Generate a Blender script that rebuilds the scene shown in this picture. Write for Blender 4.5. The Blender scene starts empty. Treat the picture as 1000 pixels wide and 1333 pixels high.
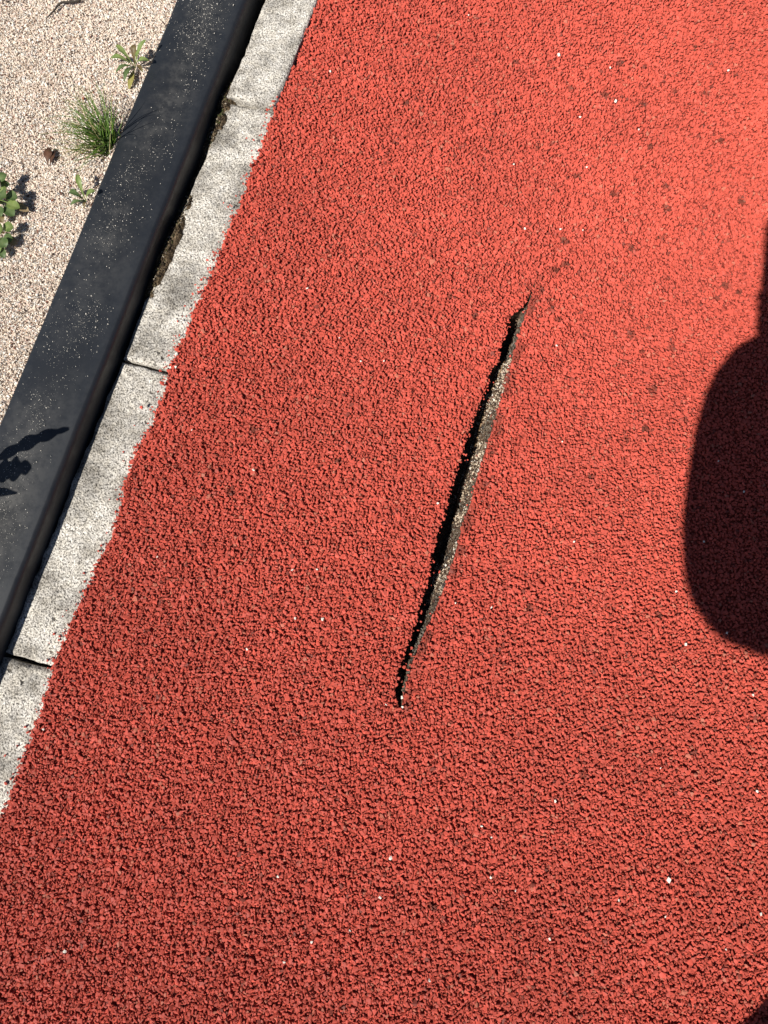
import bpy, bmesh, math, random
import numpy as np
from mathutils import Vector, Matrix

random.seed(7)
rng = np.random.RandomState(11)
scene = bpy.context.scene
COL = scene.collection
R = math.radians

# ------------------------------------------------------------------ camera, sky, sun, exposure
CAM_H, TILT = 1.0, R(12.0)
cam_d = bpy.data.cameras.new('camera')
cam_d.sensor_fit = 'HORIZONTAL'; cam_d.sensor_width = 36.0; cam_d.lens = 36.0
cam_d.clip_start = 0.01; cam_d.clip_end = 500.0
cam = bpy.data.objects.new('camera', cam_d); COL.objects.link(cam)
cam.location = (0, 0, CAM_H); cam.rotation_euler = (TILT, 0, 0)
scene.camera = cam

SUN_TO = Vector((-0.60, -0.62, 1.0)).normalized()          # towards the sun
world = bpy.data.worlds.new('World'); scene.world = world; world.use_nodes = True
wn = world.node_tree.nodes; wl = world.node_tree.links
sky = wn.new('ShaderNodeTexSky'); sky.sky_type = 'NISHITA'; sky.sun_disc = False
sky.air_density = 0.7; sky.dust_density = 0.5; sky.sun_elevation = math.asin(SUN_TO.z); sky.sun_rotation = math.atan2(SUN_TO.x, SUN_TO.y)
wl.new(sky.outputs[0], wn['Background'].inputs[0]); wn['Background'].inputs[1].default_value = 0.05

sun_d = bpy.data.lights.new('sun', 'SUN'); sun_d.energy = 5.0; sun_d.angle = R(0.53); sun_d.color = (1.0, 0.955, 0.88)
sun = bpy.data.objects.new('sun', sun_d); COL.objects.link(sun)
sun.rotation_euler = SUN_TO.to_track_quat('Z', 'Y').to_euler(); sun.location = (-3, -3, 5)

vs = scene.view_settings
vs.view_transform = 'Standard'; vs.look = 'None'; vs.gamma = 1.0; vs.use_curve_mapping = False
vs.exposure = 0.42
scene.cycles.max_bounces = 6

# ------------------------------------------------------------------ helpers
CT, ST = math.cos(TILT), math.sin(TILT)
def P(px, py, z=0.0):
    """point of the photograph -> place in the world on the level z"""
    u, v = (px - 500.0) / 1000.0, (666.5 - py) / 1000.0
    d = Vector((u, v * CT + ST, v * ST - CT))
    return Vector((0, 0, CAM_H)) + d * ((z - CAM_H) / d.z)

def tag(o, label=None, cat=None, group=None, kind=None):
    if label: o['label'] = label
    if cat: o['category'] = cat
    if group: o['group'] = group
    if kind: o['kind'] = kind
    return o

def link(name, me, mat=None, parent=None):
    o = bpy.data.objects.new(name, me); COL.objects.link(o)
    if mat is not None and len(me.materials) == 0: me.materials.append(mat)
    if parent is not None: o.parent = parent
    return o

def empty(name, loc):
    o = bpy.data.objects.new(name, None); COL.objects.link(o); o.location = loc
    o.empty_display_size = 0.02
    return o

def np_mesh(name, verts, faces, tint=None, smooth=False):
    """verts (n,3), faces (m,k) all of one size"""
    me = bpy.data.meshes.new(name)
    verts = np.asarray(verts, np.float32); faces = np.asarray(faces, np.int32)
    n, (m, k) = len(verts), faces.shape
    me.vertices.add(n); me.vertices.foreach_set('co', verts.ravel())
    me.loops.add(m * k); me.loops.foreach_set('vertex_index', faces.ravel())
    me.polygons.add(m)
    me.polygons.foreach_set('loop_start', np.arange(0, m * k, k, dtype=np.int32))
    me.polygons.foreach_set('use_smooth', np.full(m, smooth, bool))
    if tint is not None:
        a = me.attributes.new('tint', 'FLOAT_COLOR', 'POINT')
        c = np.ones((n, 4), np.float32); c[:, :3] = tint
        a.data.foreach_set('color', c.ravel())
    me.update(calc_edges=True)
    return me

_tables = {}
def vnoise(x, y, freq, seed=0):
    """smooth value noise in -1..1"""
    if seed not in _tables: _tables[seed] = np.random.RandomState(1000 + seed).uniform(-1, 1, (256, 256))
    T = _tables[seed]
    x = np.asarray(x) * freq + 500.3; y = np.asarray(y) * freq + 700.7
    xi = np.floor(x).astype(int); yi = np.floor(y).astype(int)
    fx = x - xi; fy = y - yi
    fx = fx * fx * (3 - 2 * fx); fy = fy * fy * (3 - 2 * fy)
    a = T[xi & 255, yi & 255]; b = T[(xi + 1) & 255, yi & 255]
    c = T[xi & 255, (yi + 1) & 255]; d = T[(xi + 1) & 255, (yi + 1) & 255]
    return (a * (1 - fx) + b * fx) * (1 - fy) + (c * (1 - fx) + d * fx) * fy

def protos(n, npts, flat, seed, cut=9.0):
    """angular convex chips"""
    r = random.Random(seed); out = []
    for _ in range(n):
        bm = bmesh.new()
        for _k in range(npts):
            v = Vector((r.gauss(0, 1), r.gauss(0, 1), r.gauss(0, 1))).normalized() * r.uniform(0.82, 1.05)
            zc = v.z * flat
            if zc > cut: zc = cut + (zc - cut) * 0.12                # worn, flattish top
            bm.verts.new((v.x * r.uniform(0.9, 1.1), v.y, zc))
        res = bmesh.ops.convex_hull(bm, input=bm.verts[:])
        inner = [g for g in res['geom_interior'] if isinstance(g, bmesh.types.BMVert)]
        bmesh.ops.delete(bm, geom=inner, context='VERTS')
        bmesh.ops.triangulate(bm, faces=bm.faces[:])
        bmesh.ops.recalc_face_normals(bm, faces=bm.faces[:])
        bm.verts.index_update()
        V = np.array([v.co[:] for v in bm.verts]); F = np.array([[v.index for v in f.verts] for f in bm.faces])
        bm.free(); out.append((V, F))
    return out

def scatter(name, pts, size, tint, pro, tilt, aspect=0.3, smooth=False, rs=None):
    """one mesh of many chips, each turned and sized on its own"""
    rs = rs or rng
    N = len(pts); kind = rs.randint(0, len(pro), N)
    az = rs.uniform(0, 2 * np.pi, N); az2 = rs.uniform(0, 2 * np.pi, N); ti = rs.normal(0, tilt, N)
    sx = size * (1 + rs.uniform(-aspect, aspect, N)); sy = size * (1 + rs.uniform(-aspect, aspect, N)); sz = size
    VV, FF, CC, off = [], [], [], 0
    for k, (V, F) in enumerate(pro):
        idx = np.where(kind == k)[0]; n = len(idx)
        if n == 0: continue
        p = V[None, :, :] * np.stack([sx[idx], sy[idx], sz[idx]], 1)[:, None, :]
        ca, sa = np.cos(az[idx])[:, None], np.sin(az[idx])[:, None]
        x, y, z = p[..., 0] * ca - p[..., 1] * sa, p[..., 0] * sa + p[..., 1] * ca, p[..., 2]
        ct, st = np.cos(ti[idx])[:, None], np.sin(ti[idx])[:, None]
        y, z = y * ct - z * st, y * st + z * ct
        cb, sb = np.cos(az2[idx])[:, None], np.sin(az2[idx])[:, None]
        x, y = x * cb - y * sb, x * sb + y * cb
        v = np.stack([x, y, z], -1) + pts[idx][:, None, :]
        VV.append(v.reshape(-1, 3))
        FF.append((F[None] + (np.arange(n) * len(V))[:, None, None] + off).reshape(-1, 3))
        CC.append(np.repeat(tint[idx], len(V), 0)); off += n * len(V)
    return np_mesh(name, np.concatenate(VV), np.concatenate(FF), np.concatenate(CC), smooth)

def hexgrid(x0, x1, y0, y1, s, jit, rs=None):
    rs = rs or rng
    nx, ny = int((x1 - x0) / s), int((y1 - y0) / (s * 0.866))
    X, Y = np.meshgrid(np.arange(nx) * s, np.arange(ny) * s * 0.866)
    X = X + (np.arange(ny) % 2)[:, None] * s * 0.5
    X = X.ravel() + x0 + rs.uniform(-jit, jit, nx * ny) * s; Y = Y.ravel() + y0 + rs.uniform(-jit, jit, nx * ny) * s
    return X, Y

# ------------------------------------------------------------------ materials
def new_mat(name, rough=0.7, spec=0.3):
    m = bpy.data.materials.new(name); m.use_nodes = True
    b = m.node_tree.nodes['Principled BSDF']
    b.inputs['Roughness'].default_value = rough; b.inputs['Specular IOR Level'].default_value = spec
    return m, m.node_tree.nodes, m.node_tree.links, b

def ramp(N, stops, interp='LINEAR'):
    r = N.new('ShaderNodeValToRGB'); r.color_ramp.interpolation = interp
    e = r.color_ramp.elements
    while len(e) < len(stops): e.new(0.5)
    for el, (p, c) in zip(e, stops): el.position = p; el.color = (*c, 1)
    return r

def coords(N, L, scale=(1, 1, 1)):
    t = N.new('ShaderNodeTexCoord'); m = N.new('ShaderNodeMapping'); m.inputs['Scale'].default_value = scale
    L.new(t.outputs['Object'], m.inputs['Vector']); return m.outputs[0]

def noise_tex(N, L, vec, scale, detail=4, rough=0.55):
    n = N.new('ShaderNodeTexNoise'); n.inputs['Scale'].default_value = scale
    n.inputs['Detail'].default_value = detail; n.inputs['Roughness'].default_value = rough
    L.new(vec, n.inputs['Vector']); return n.outputs['Fac']

def mix(N, L, kind, fac, a, b):
    n = N.new('ShaderNodeMix'); n.data_type = 'RGBA'; n.blend_type = kind
    for sock, val in ((n.inputs[0], fac), (n.inputs[6], a), (n.inputs[7], b)):
        if hasattr(val, 'is_linked'): L.new(val, sock)
        elif isinstance(val, (int, float)): sock.default_value = val
        else: sock.default_value = (*val, 1)
    return n.outputs[2]

def bump(N, L, h, strength, dist, bsdf):
    b = N.new('ShaderNodeBump'); b.inputs['Strength'].default_value = strength; b.inputs['Distance'].default_value = dist
    L.new(h, b.inputs['Height']); L.new(b.outputs[0], bsdf.inputs['Normal'])

def tint_mat(name, rough, spec, grain=900, amount=0.25):
    m, N, L, b = new_mat(name, rough, spec)
    b.inputs['Diffuse Roughness'].default_value = 1.0              # rough crumb: brightest seen along the sun
    a = N.new('ShaderNodeAttribute'); a.attribute_name = 'tint'
    v = coords(N, L); n = noise_tex(N, L, v, grain, 2)
    r = ramp(N, [(0.3, (1 - amount,) * 3), (0.7, (1 + amount * 0.4,) * 3)]); L.new(n, r.inputs[0])
    L.new(mix(N, L, 'MULTIPLY', 1.0, a.outputs['Color'], r.outputs[0]), b.inputs['Base Color'])
    return m

RED = np.array([0.53, 0.090, 0.060])
M = {}
M['granule'] = tint_mat('red_rubber', 0.62, 0.25, 700, 0.10)
M['grain'] = tint_mat('quartz_sand', 0.6, 0.35, 900, 0.15)
M['crumb'] = tint_mat('earth_crumb', 0.9, 0.1, 600, 0.35)

m, N, L, b = new_mat('red_track_binder', 0.75, 0.2); M['track'] = m
v = coords(N, L); vo = N.new('ShaderNodeTexVoronoi'); vo.inputs['Scale'].default_value = 190; L.new(v, vo.inputs['Vector'])
r = ramp(N, [(0, RED * 0.5), (1, RED * 0.75)]); L.new(vo.outputs['Color'], r.inputs[0])  # red darkened to hold the shade of crevices this flat sheet lacks
L.new(r.outputs[0], b.inputs['Base Color']); 
inv = N.new('ShaderNodeMath'); inv.operation = 'SUBTRACT'; inv.inputs[0].default_value = 1.0; L.new(vo.outputs['Distance'], inv.inputs[1])
bump(N, L, inv.outputs[0], 1.0, 0.004, b)

m, N, L, b = new_mat('crack_binder', 0.9, 0.1); M['crack'] = m
v = coords(N, L); n = noise_tex(N, L, v, 260, 4)
r = ramp(N, [(0.35, (0.03, 0.02, 0.016)), (0.55, (0.12, 0.075, 0.05)), (0.75, (0.3, 0.24, 0.17))]); L.new(n, r.inputs[0])
L.new(r.outputs[0], b.inputs['Base Color']); bump(N, L, n, 0.8, 0.004, b)

m, N, L, b = new_mat('sand_bed', 0.85, 0.2); M['sand'] = m
v = coords(N, L); n = noise_tex(N, L, v, 330, 3)
r = ramp(N, [(0.3, (0.35, 0.26, 0.2)), (0.5, (0.6, 0.48, 0.38)), (0.7, (0.75, 0.65, 0.55))]); L.new(n, r.inputs[0])
L.new(r.outputs[0], b.inputs['Base Color']); bump(N, L, n, 0.8, 0.003, b)

m, N, L, b = new_mat('ground_turf', 0.95, 0.1); M['turf'] = m
v = coords(N, L); n = noise_tex(N, L, v, 6, 8, 0.7)
r = ramp(N, [(0.3, (0.03, 0.05, 0.015)), (0.7, (0.1, 0.12, 0.04))]); L.new(n, r.inputs[0])
L.new(r.outputs[0], b.inputs['Base Color'])

# washed concrete of the kerb: pale cement with fine dark and light aggregate, grey growth in patches
m, N, L, b = new_mat('washed_concrete', 0.9, 0.15); M['concrete'] = m
v = coords(N, L)
n1 = noise_tex(N, L, v, 400, 3, 0.7)
r1 = ramp(N, [(0.34, (0.07, 0.065, 0.06)), (0.42, (0.25, 0.238, 0.222)), (0.49, (0.60, 0.575, 0.535)), (0.62, (0.80, 0.775, 0.73))]); L.new(n1, r1.inputs[0])
n2 = noise_tex(N, L, v, 14, 5, 0.6)
r2 = ramp(N, [(0.36, (0.30, 0.29, 0.28)), (0.56, (1, 1, 1))]); L.new(n2, r2.inputs[0])
n3 = noise_tex(N, L, v, 90, 2)
r3 = ramp(N, [(0.35, (0.95, 0.92, 0.86)), (0.65, (1, 0.99, 0.97))]); L.new(n3, r3.inputs[0])
n4 = noise_tex(N, L, v, 38, 6, 0.7)
r4 = ramp(N, [(0.38, (0.50, 0.49, 0.48)), (0.54, (1, 1, 1))]); L.new(n4, r4.inputs[0])
c = mix(N, L, 'MULTIPLY', 0.75, r1.outputs[0], r2.outputs[0]); c = mix(N, L, 'MULTIPLY', 0.7, c, r4.outputs[0]); c = mix(N, L, 'MULTIPLY', 1.0, c, r3.outputs[0])
L.new(c, b.inputs['Base Color']); bump(N, L, n1, 0.5, 0.002, b)

# black rubber of the edging: dull, dusty in clouds
m, N, L, b = new_mat('black_rubber', 0.45, 0.5); M['rubber'] = m
v = coords(N, L); n = noise_tex(N, L, v, 5.5, 3, 0.5); nf = noise_tex(N, L, v, 60, 6, 0.75); ng = noise_tex(N, L, v, 900, 2)
mu = N.new('ShaderNodeMath'); mu.operation = 'MULTIPLY'; L.new(n, mu.inputs[0]); L.new(nf, mu.inputs[1])
r = ramp(N, [(0.17, (0.017, 0.018, 0.020)), (0.26, (0.028, 0.028, 0.028)), (0.37, (0.082, 0.079, 0.074))]); at_ = N.new('ShaderNodeAttribute'); at_.attribute_name = 'tint'
L.new(mu.outputs[0], r.inputs[0])
L.new(mix(N, L, 'MIX', at_.outputs['Fac'], (0.014, 0.0165, 0.021), r.outputs[0]), b.inputs['Base Color'])  # bluish colour at the dust-free edges stands in for reflected sky
rr = ramp(N, [(0.18, (0.40,) * 3), (0.36, (0.62,) * 3)]); L.new(mu.outputs[0], rr.inputs[0]); L.new(rr.outputs[0], b.inputs['Roughness'])
bump(N, L, ng, 0.15, 0.0006, b)

m, N, L, b = new_mat('dark_soil', 0.95, 0.1); M['soil'] = m
v = coords(N, L); n = noise_tex(N, L, v, 240, 5, 0.65)
r = ramp(N, [(0.35, (0.03, 0.021, 0.014)), (0.55, (0.12, 0.085, 0.05)), (0.75, (0.28, 0.22, 0.15))]); L.new(n, r.inputs[0])
L.new(r.outputs[0], b.inputs['Base Color']); bump(N, L, n, 1.0, 0.004, b)

def leaf_mat(name, lo, hi, vein, rough=0.5, trans=0.25):
    m, N, L, b = new_mat(name, rough, 0.35)
    v = coords(N, L); n = noise_tex(N, L, v, 110, 3)
    r = ramp(N, [(0.3, lo), (0.7, hi)]); L.new(n, r.inputs[0])
    a = N.new('ShaderNodeAttribute'); a.attribute_name = 'tint'
    c = mix(N, L, 'MIX', a.outputs['Fac'], r.outputs[0], vein)
    L.new(c, b.inputs['Base Color'])
    bump(N, L, n, 0.4, 0.002, b)
    t = N.new('ShaderNodeBsdfTranslucent'); L.new(c, t.inputs['Color'])
    ms = N.new('ShaderNodeMixShader'); ms.inputs[0].default_value = trans
    L.new(b.outputs[0], ms.inputs[1]); L.new(t.outputs[0], ms.inputs[2]); L.new(ms.outputs[0], N['Material Output'].inputs[0])
    return m
M['leaf'] = leaf_mat('green_leaf', (0.11, 0.18, 0.04), (0.22, 0.28, 0.085), (0.34, 0.38, 0.17))
M['leaf_dark'] = leaf_mat('dark_green_leaf', (0.05, 0.095, 0.026), (0.12, 0.175, 0.06), (0.2, 0.25, 0.12))
M['leaf_yellow'] = leaf_mat('yellowed_leaf', (0.26, 0.24, 0.06), (0.36, 0.32, 0.10), (0.4, 0.35, 0.15))
M['leaf_brown'] = leaf_mat('browned_leaf', (0.10, 0.055, 0.03), (0.2, 0.17, 0.06), (0.24, 0.22, 0.1))
M['dead'] = leaf_mat('dead_leaf', (0.035, 0.017, 0.01), (0.10, 0.045, 0.025), (0.16, 0.08, 0.045), 0.6, 0.08)
M['tan'] = leaf_mat('tan_dead_leaf', (0.2, 0.14, 0.07), (0.33, 0.25, 0.14), (0.4, 0.3, 0.2), 0.7, 0.1)
M['grass'] = leaf_mat('grass_green', (0.055, 0.12, 0.014), (0.13, 0.21, 0.035), (0.2, 0.25, 0.08), 0.45, 0.2)
M['grass_dry'] = leaf_mat('dry_grass', (0.22, 0.2, 0.08), (0.34, 0.3, 0.14), (0.36, 0.32, 0.18), 0.6, 0.2)
M['twig'] = leaf_mat('dark_bark', (0.03, 0.024, 0.02), (0.08, 0.065, 0.05), (0.05, 0.04, 0.03), 0.8, 0.0)
M['straw'] = leaf_mat('straw', (0.14, 0.08, 0.04), (0.3, 0.19, 0.1), (0.3, 0.2, 0.1), 0.7, 0.0)

# ------------------------------------------------------------------ the setting's lines
ZB = 0.026                                        # top of the rubber edging
ZS = 0.018                                        # level of the sand
def curve(pts, z=0.0):
    w = sorted([(P(x, y, z).y, P(x, y, z).x) for x, y in pts])
    ys = np.array([a for a, _ in w]); xs = np.array([c for _, c in w])
    sl0 = (xs[3] - xs[0]) / (ys[3] - ys[0]); sl1 = (xs[-1] - xs[-4]) / (ys[-1] - ys[-4]); slm = (xs[-1] - xs[0]) / (ys[-1] - ys[0])
    ys = np.concatenate([[ys[0] - 8], ys, [ys[-1] + 8]]); xs = np.concatenate([[xs[0] - 8 * slm], xs, [xs[-1] + 8 * slm]])
    return lambda y: np.interp(y, ys, xs)
edge_red = curve([(413, 0), (378, 97), (357, 139), (336, 193), (318, 245), (298, 294), (279, 344), (262, 382), (249, 407), (236, 440), (222, 470), (217, 500),
                  (205, 522), (197, 550), (175, 590), (160, 630), (147, 690), (135, 712), (118, 755), (93, 802), (72, 850), (63, 880), (45, 943), (24, 1000), (3, 1056)])
edge_kerb = curve([(337, 0), (296, 125), (262, 215), (228, 300), (190, 390), (157, 464), (122, 540), (75, 655), (32, 769), (1, 850)])
bar_a, bar_b = P(229, 0, ZB), P(21, 500, ZB)
bar_dir = (bar_a - bar_b); bar_dir.z = 0; bar_dir.normalize(); bar_right = Vector((bar_dir.y, -bar_dir.x, 0))
bar_w = (P(144, 450, ZB - 0.012) - bar_b).dot(bar_right) + 0.0065
def bar_left(y): return bar_b.x + (y - bar_b.y) * bar_dir.x / bar_dir.y

crL = [(700, 358), (694, 373), (690, 383), (685, 393), (675, 402), (663, 412), (657, 430), (651, 450), (649, 471), (639, 477), (634, 501), (625, 522), (615, 546), (608, 568), (596, 606), (585, 638),
       (582, 657), (577, 676), (569, 693), (562, 724), (558, 753), (546, 784), (542, 806), (532, 830), (529, 846), (519, 873), (515, 894), (515, 906), (518, 916), (521, 927)]
crR = [(700, 358), (696, 375), (692, 386), (688, 395), (685, 405), (678, 429), (673, 448), (663, 479), (656, 508), (649, 532), (639, 566), (630, 594), (620, 626), (615, 650), (604, 678), (597, 707),
       (590, 731), (582, 753), (575, 774), (563, 803), (556, 818), (549, 832), (537, 861), (528, 892), (525, 906), (524, 916), (521, 927)]
crM = [(700, 358), (696, 374), (692, 385), (688, 394), (684, 402), (677, 416), (663, 455), (642, 503), (630, 546), (618, 590), (601, 642), (594, 674), (580, 719), (563, 774), (555, 806), (543, 838), (533, 862), (526, 893), (524, 906), (523, 916), (521, 927)]
def crack_curve(pts):
    w = sorted([(P(x, y).y, P(x, y).x) for x, y in pts])
    ys = np.array([a for a, _ in w]); xs = np.array([c for _, c in w])
    return lambda y: np.interp(y, ys, xs)
cL, cR, cM = crack_curve(crL), crack_curve(crR), crack_curve(crM)
CY0, CY1 = P(521, 927).y, P(700, 358).y

# ------------------------------------------------------------------ ground, track
me = np_mesh('ground', [(-60, -60, -0.12), (60, -60, -0.12), (60, 60, -0.12), (-60, 60, -0.12)], [(0, 1, 2, 3)])
tag(link('ground', me, M['turf']), kind='structure')

ZT = -0.0064                                      # binder under the granules
rows = np.concatenate([[-7, -3, -1.5], np.linspace(-0.75, CY0, 260)[:-1], np.linspace(CY0, CY1, 260), np.linspace(CY1, 1.2, 260)[1:], [2, 4, 8]])
V, F = [], []
for y in rows:
    l, r_ = float(cL(y)), float(cR(y))
    if not (CY0 < y < CY1): l = r_ = float(np.interp(y, [CY0, CY1], [cL(CY0), cL(CY1)]))
    ex0 = float(edge_red(y)); ex0 += float(0.0022 * vnoise(ex0, y, 75, 9) + 0.0028 * vnoise(ex0, y, 210, 10)) + 0.0005
    V += [(ex0, y, ZT), (l, y, ZT), (r_, y, ZT), (6.0, y, ZT)]
for i in range(len(rows) - 1):
    a, c = 4 * i, 4 * (i + 1)
    F += [(a, a + 1, c + 1, c), (a + 2, a + 3, c + 3, c + 2)]
track = tag(link('running_track', np_mesh('running_track', V, F), M['track']), kind='structure')

# the crack: a steep left wall, a deep floor and a torn right flank that climbs back to the surface
def crack_depth(y):
    w_ = np.mean([cM(y + k) - cL(y + k) for k in np.linspace(-0.022, 0.022, 9)], axis=0)
    return np.clip(w_ / 0.30, 0.011, 0.075)
def crack_foot(y):
    # where the flank leaves the floor, deeper down and so a little farther out
    return np.minimum(cM(y) + crack_depth(y) * (cM(y) - (y + 0.2126) * 0.32), cR(y) - 0.002)
ry = np.linspace(CY0, CY1, 260); V, F = [], []
NS = 15
for y in ry:
    l, r_, mdl = float(cL(y)), float(cR(y)), float(crack_foot(y)); w = r_ - l
    dp = crack_depth(y)
    rel = min(max((mdl - l) / max(w, 1e-5), 0.25), 0.92)
    prof = [(0, ZT), (-0.03, min(ZT, -dp * 0.5)), (-0.02, -dp * 1.05), (rel * 0.5, -dp * 1.08), (rel * 0.85, -dp * 1.06), (rel, -dp)]
    prof += [(rel + (1 - rel) * t, -dp * (1 - 0.86 * t)) for t in (0.2, 0.4, 0.6, 0.8)] + [(1.0, min(ZT, -dp * 0.14)), (1.01, ZT)]
    ss = np.linspace(0, len(prof) - 1, NS)
    for s in ss:
        i = min(int(s), len(prof) - 2); f = s - i
        a, c = prof[i], prof[i + 1]
        x = l + (a[0] + (c[0] - a[0]) * f) * w; z = a[1] + (c[1] - a[1]) * f
        if 0 < s < len(prof) - 1: z += 0.0022 * float(vnoise(x, y, 170, 3)) * min(1, w / 0.02)
        V.append((x, y, min(z, ZT)))
for i in range(len(ry) - 1):
    for j in range(NS - 1):
        a = i * NS + j; F.append((a, a + NS, a + NS + 1, a + 1))
crack = link('crack', np_mesh('crack', V, F, smooth=False), M['crack'], track)
crack['label'] = 'long open crack torn into the red rubber, pale grit on its right flank'

# red granules, two layers
slits = [(P(a, c).x, P(a, c).y, r_, l_) for a, c, r_, l_ in [(694, 371, .0030, .005), (690, 384, .0026, .006), (700, 356, .0022, .004), (688, 391, .0030, .005), (508, 926, .0024, .005), (523, 914, .0034, .007), (515, 905, .0032, .004)]]
pro_g = protos(40, 10, 0.95, 5, 0.5)
def red_points(s, jit, seed):
    rs = np.random.RandomState(seed)
    x, y = hexgrid(-0.62, 0.70, -0.555, 1.085, s, jit, rs)
    e = edge_red(y) + 0.0022 * vnoise(x, y, 75, 9) + 0.0028 * vnoise(x, y, 210, 10)
    keep = x > e
    inside = (y > CY0) & (y < CY1) & (x > cL(y) - 0.0004 + np.minimum(1, (cR(y) - cL(y)) / 0.012) * (0.0015 * vnoise(x, y, 150, 4) + 0.0018 * vnoise(x, y, 60, 6))) & (x < cR(y) + 0.0008 + 0.0012 * vnoise(x, y, 170, 5))
    inside &= ((cR(y) - cL(y)) > 0.0042) | (vnoise(x, y, 130, 7) > -0.05)       # crumbs still bridge the hairline ends
    for hx, hy, hr, hl in slits:
        inside |= (np.abs((x - hx) - (y - hy) * 0.35) < hr) & (np.abs(y - hy) < hl)
    lim = 0.545 + 0.148 * (y + 0.485) / 1.505            # the frame opens with distance
    keep &= ~inside & (x < lim) & (x > -lim)
    return x[keep], y[keep]
stains = [(868, 270, 8), (861, 308, 6), (822, 323, 7), (946, 370, 9), (934, 387, 6), (963, 379, 7), (822, 435, 7), (837, 455, 5), (876, 452, 7), (851, 506, 9), (893, 545, 7),
          (841, 557, 7), (817, 570, 6), (966, 260, 8), (808, 81, 9), (788, 122, 9), (745, 112, 5), (839, 135, 8), (752, 227, 8), (801, 250, 7), (848, 190, 6), (672, 78, 6),
          (720, 401, 6), (729, 414, 6), (715, 389, 5), (706, 375, 7), (723, 351, 7), (738, 344, 8), (618, 410, 8), (586, 384, 6), (528, 133, 7), (735, 312, 8), (868, 242, 7),
          (920, 120, 7), (880, 118, 6), (940, 182, 6), (905, 60, 6), (960, 95, 6), (700, 190, 5), (640, 180, 5), (770, 620, 6), (690, 790, 7), (330, 560, 7), (300, 640, 8),
          (860, 800, 7), (440, 600, 6), (660, 508, 7), (650, 560, 6), (641, 590, 6), (905, 980, 6), (565, 1180, 7), (760, 1010, 6)]
spots = [(P(a, c).x, P(a, c).y, r_ * 0.001 * 0.95) for a, c, r_ in stains]
def red_tint(x, y, rs):
    n = len(x)
    k = 1 + 0.085 * rs.normal(0, 1, n) + 0.07 * vnoise(x, y, 9, 20) + 0.05 * vnoise(x, y, 34, 21)
    c = RED[None] * np.clip(k, 0.5, 1.35)[:, None]
    u = rs.uniform(0, 1, n)
    pale = (u > 0.06) & (u < 0.085); c[pale] = c[pale] * 0.6 + np.array([0.3, 0.17, 0.11]) * 0.6
    pink = u < 0.05; c[pink] = c[pink] * 0.8 + np.array([0.52, 0.13, 0.10]) * 0.35
    brown = u > 0.978; c[brown] = c[brown] * 0.35 + np.array([0.05, 0.02, 0.015])
    st = np.zeros(n)
    for sx, sy, sr in spots:
        d = np.hypot(x - sx, y - sy) / (sr * 0.85) * (1 + 0.35 * vnoise(x, y, 300, 22)); st = np.maximum(st, np.clip(1.6 * (1.15 - d), 0, 0.88))
    st *= rs.uniform(0.7, 1.0, n)
    # grey-brown grime rubbed along the right lip of the crack
    lip = (y > CY0) & (y < CY1) & (x > cR(y) - 0.002) & (x < cR(y) + 0.012)
    st = np.maximum(st, np.where(lip, np.clip(0.25 + 0.6 * vnoise(x, y, 70, 23), 0, 0.6), 0))
    return c * (1 - st)[:, None] + np.array([0.075, 0.028, 0.018]) * st[:, None]

rs = np.random.RandomState(31)
x, y = red_points(0.0041, 0.42, 41)
lowz = 0.0006 * vnoise(x, y, 30, 30) + 0.0007 * vnoise(x, y, 80, 31)
z = -0.0022 + 0.9 * lowz + rs.normal(0, 0.00048, len(x))
size = np.clip(rs.lognormal(math.log(0.00236), 0.25, len(x)), 0.0011, 0.0044)
top_pts = np.stack([x, y, z - (size - 0.003) * 0.5], 1)
t1 = red_tint(x, y, rs)
x2, y2 = red_points(0.0064, 0.45, 42)
z2 = -0.0054 + rs.normal(0, 0.0006, len(x2)); s2 = np.clip(rs.normal(0.0031, 0.0004, len(x2)), 0.002, 0.0042)
t2 = red_tint(x2, y2, rs)
# stray granules: spilt over the kerb's edge, and broken off the lips of the crack
ye = rs.uniform(-0.35, 0.85, 260); xe = edge_red(ye) - rs.exponential(0.0045, 260) - 0.001
yc = rs.uniform(CY0 + 0.03, CY1 - 0.05, 230); wc = cR(yc) - cL(yc); left = rs.uniform(0, 1, 230) < 0.75
xc = np.where(left, cL(yc) + rs.exponential(0.0018, 230), cR(yc) - rs.exponential(0.0012, 230)); zc = -np.where(left, 0.003 + 1.6 * (xc - cL(yc)), 0.004)
kz = np.where(ye > 0.33, 0.0035, -0.0058)
sp = np.concatenate([np.stack([xe, ye, kz], 1), np.stack([xc, yc, zc], 1)])
ssz = np.clip(rs.lognormal(math.log(0.0017), 0.3, len(sp)), 0.0008, 0.003)
t3 = red_tint(sp[:, 0], sp[:, 1], rs)
me = scatter('rubber_granules', np.concatenate([top_pts, sp]), np.concatenate([size, ssz]), np.concatenate([t1, t3]), pro_g, 0.25, 0.32, rs=rs)
g = link('rubber_granules', me, M['granule'], track); g['kind'] = 'stuff'
me = scatter('rubber_granules', np.stack([x2, y2, z2], 1), s2, t2, protos(16, 7, 0.85, 6, 0.5), 0.3, 0.3, rs=rs)
g = link('rubber_granules', me, M['granule'], track); g['kind'] = 'stuff'

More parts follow.
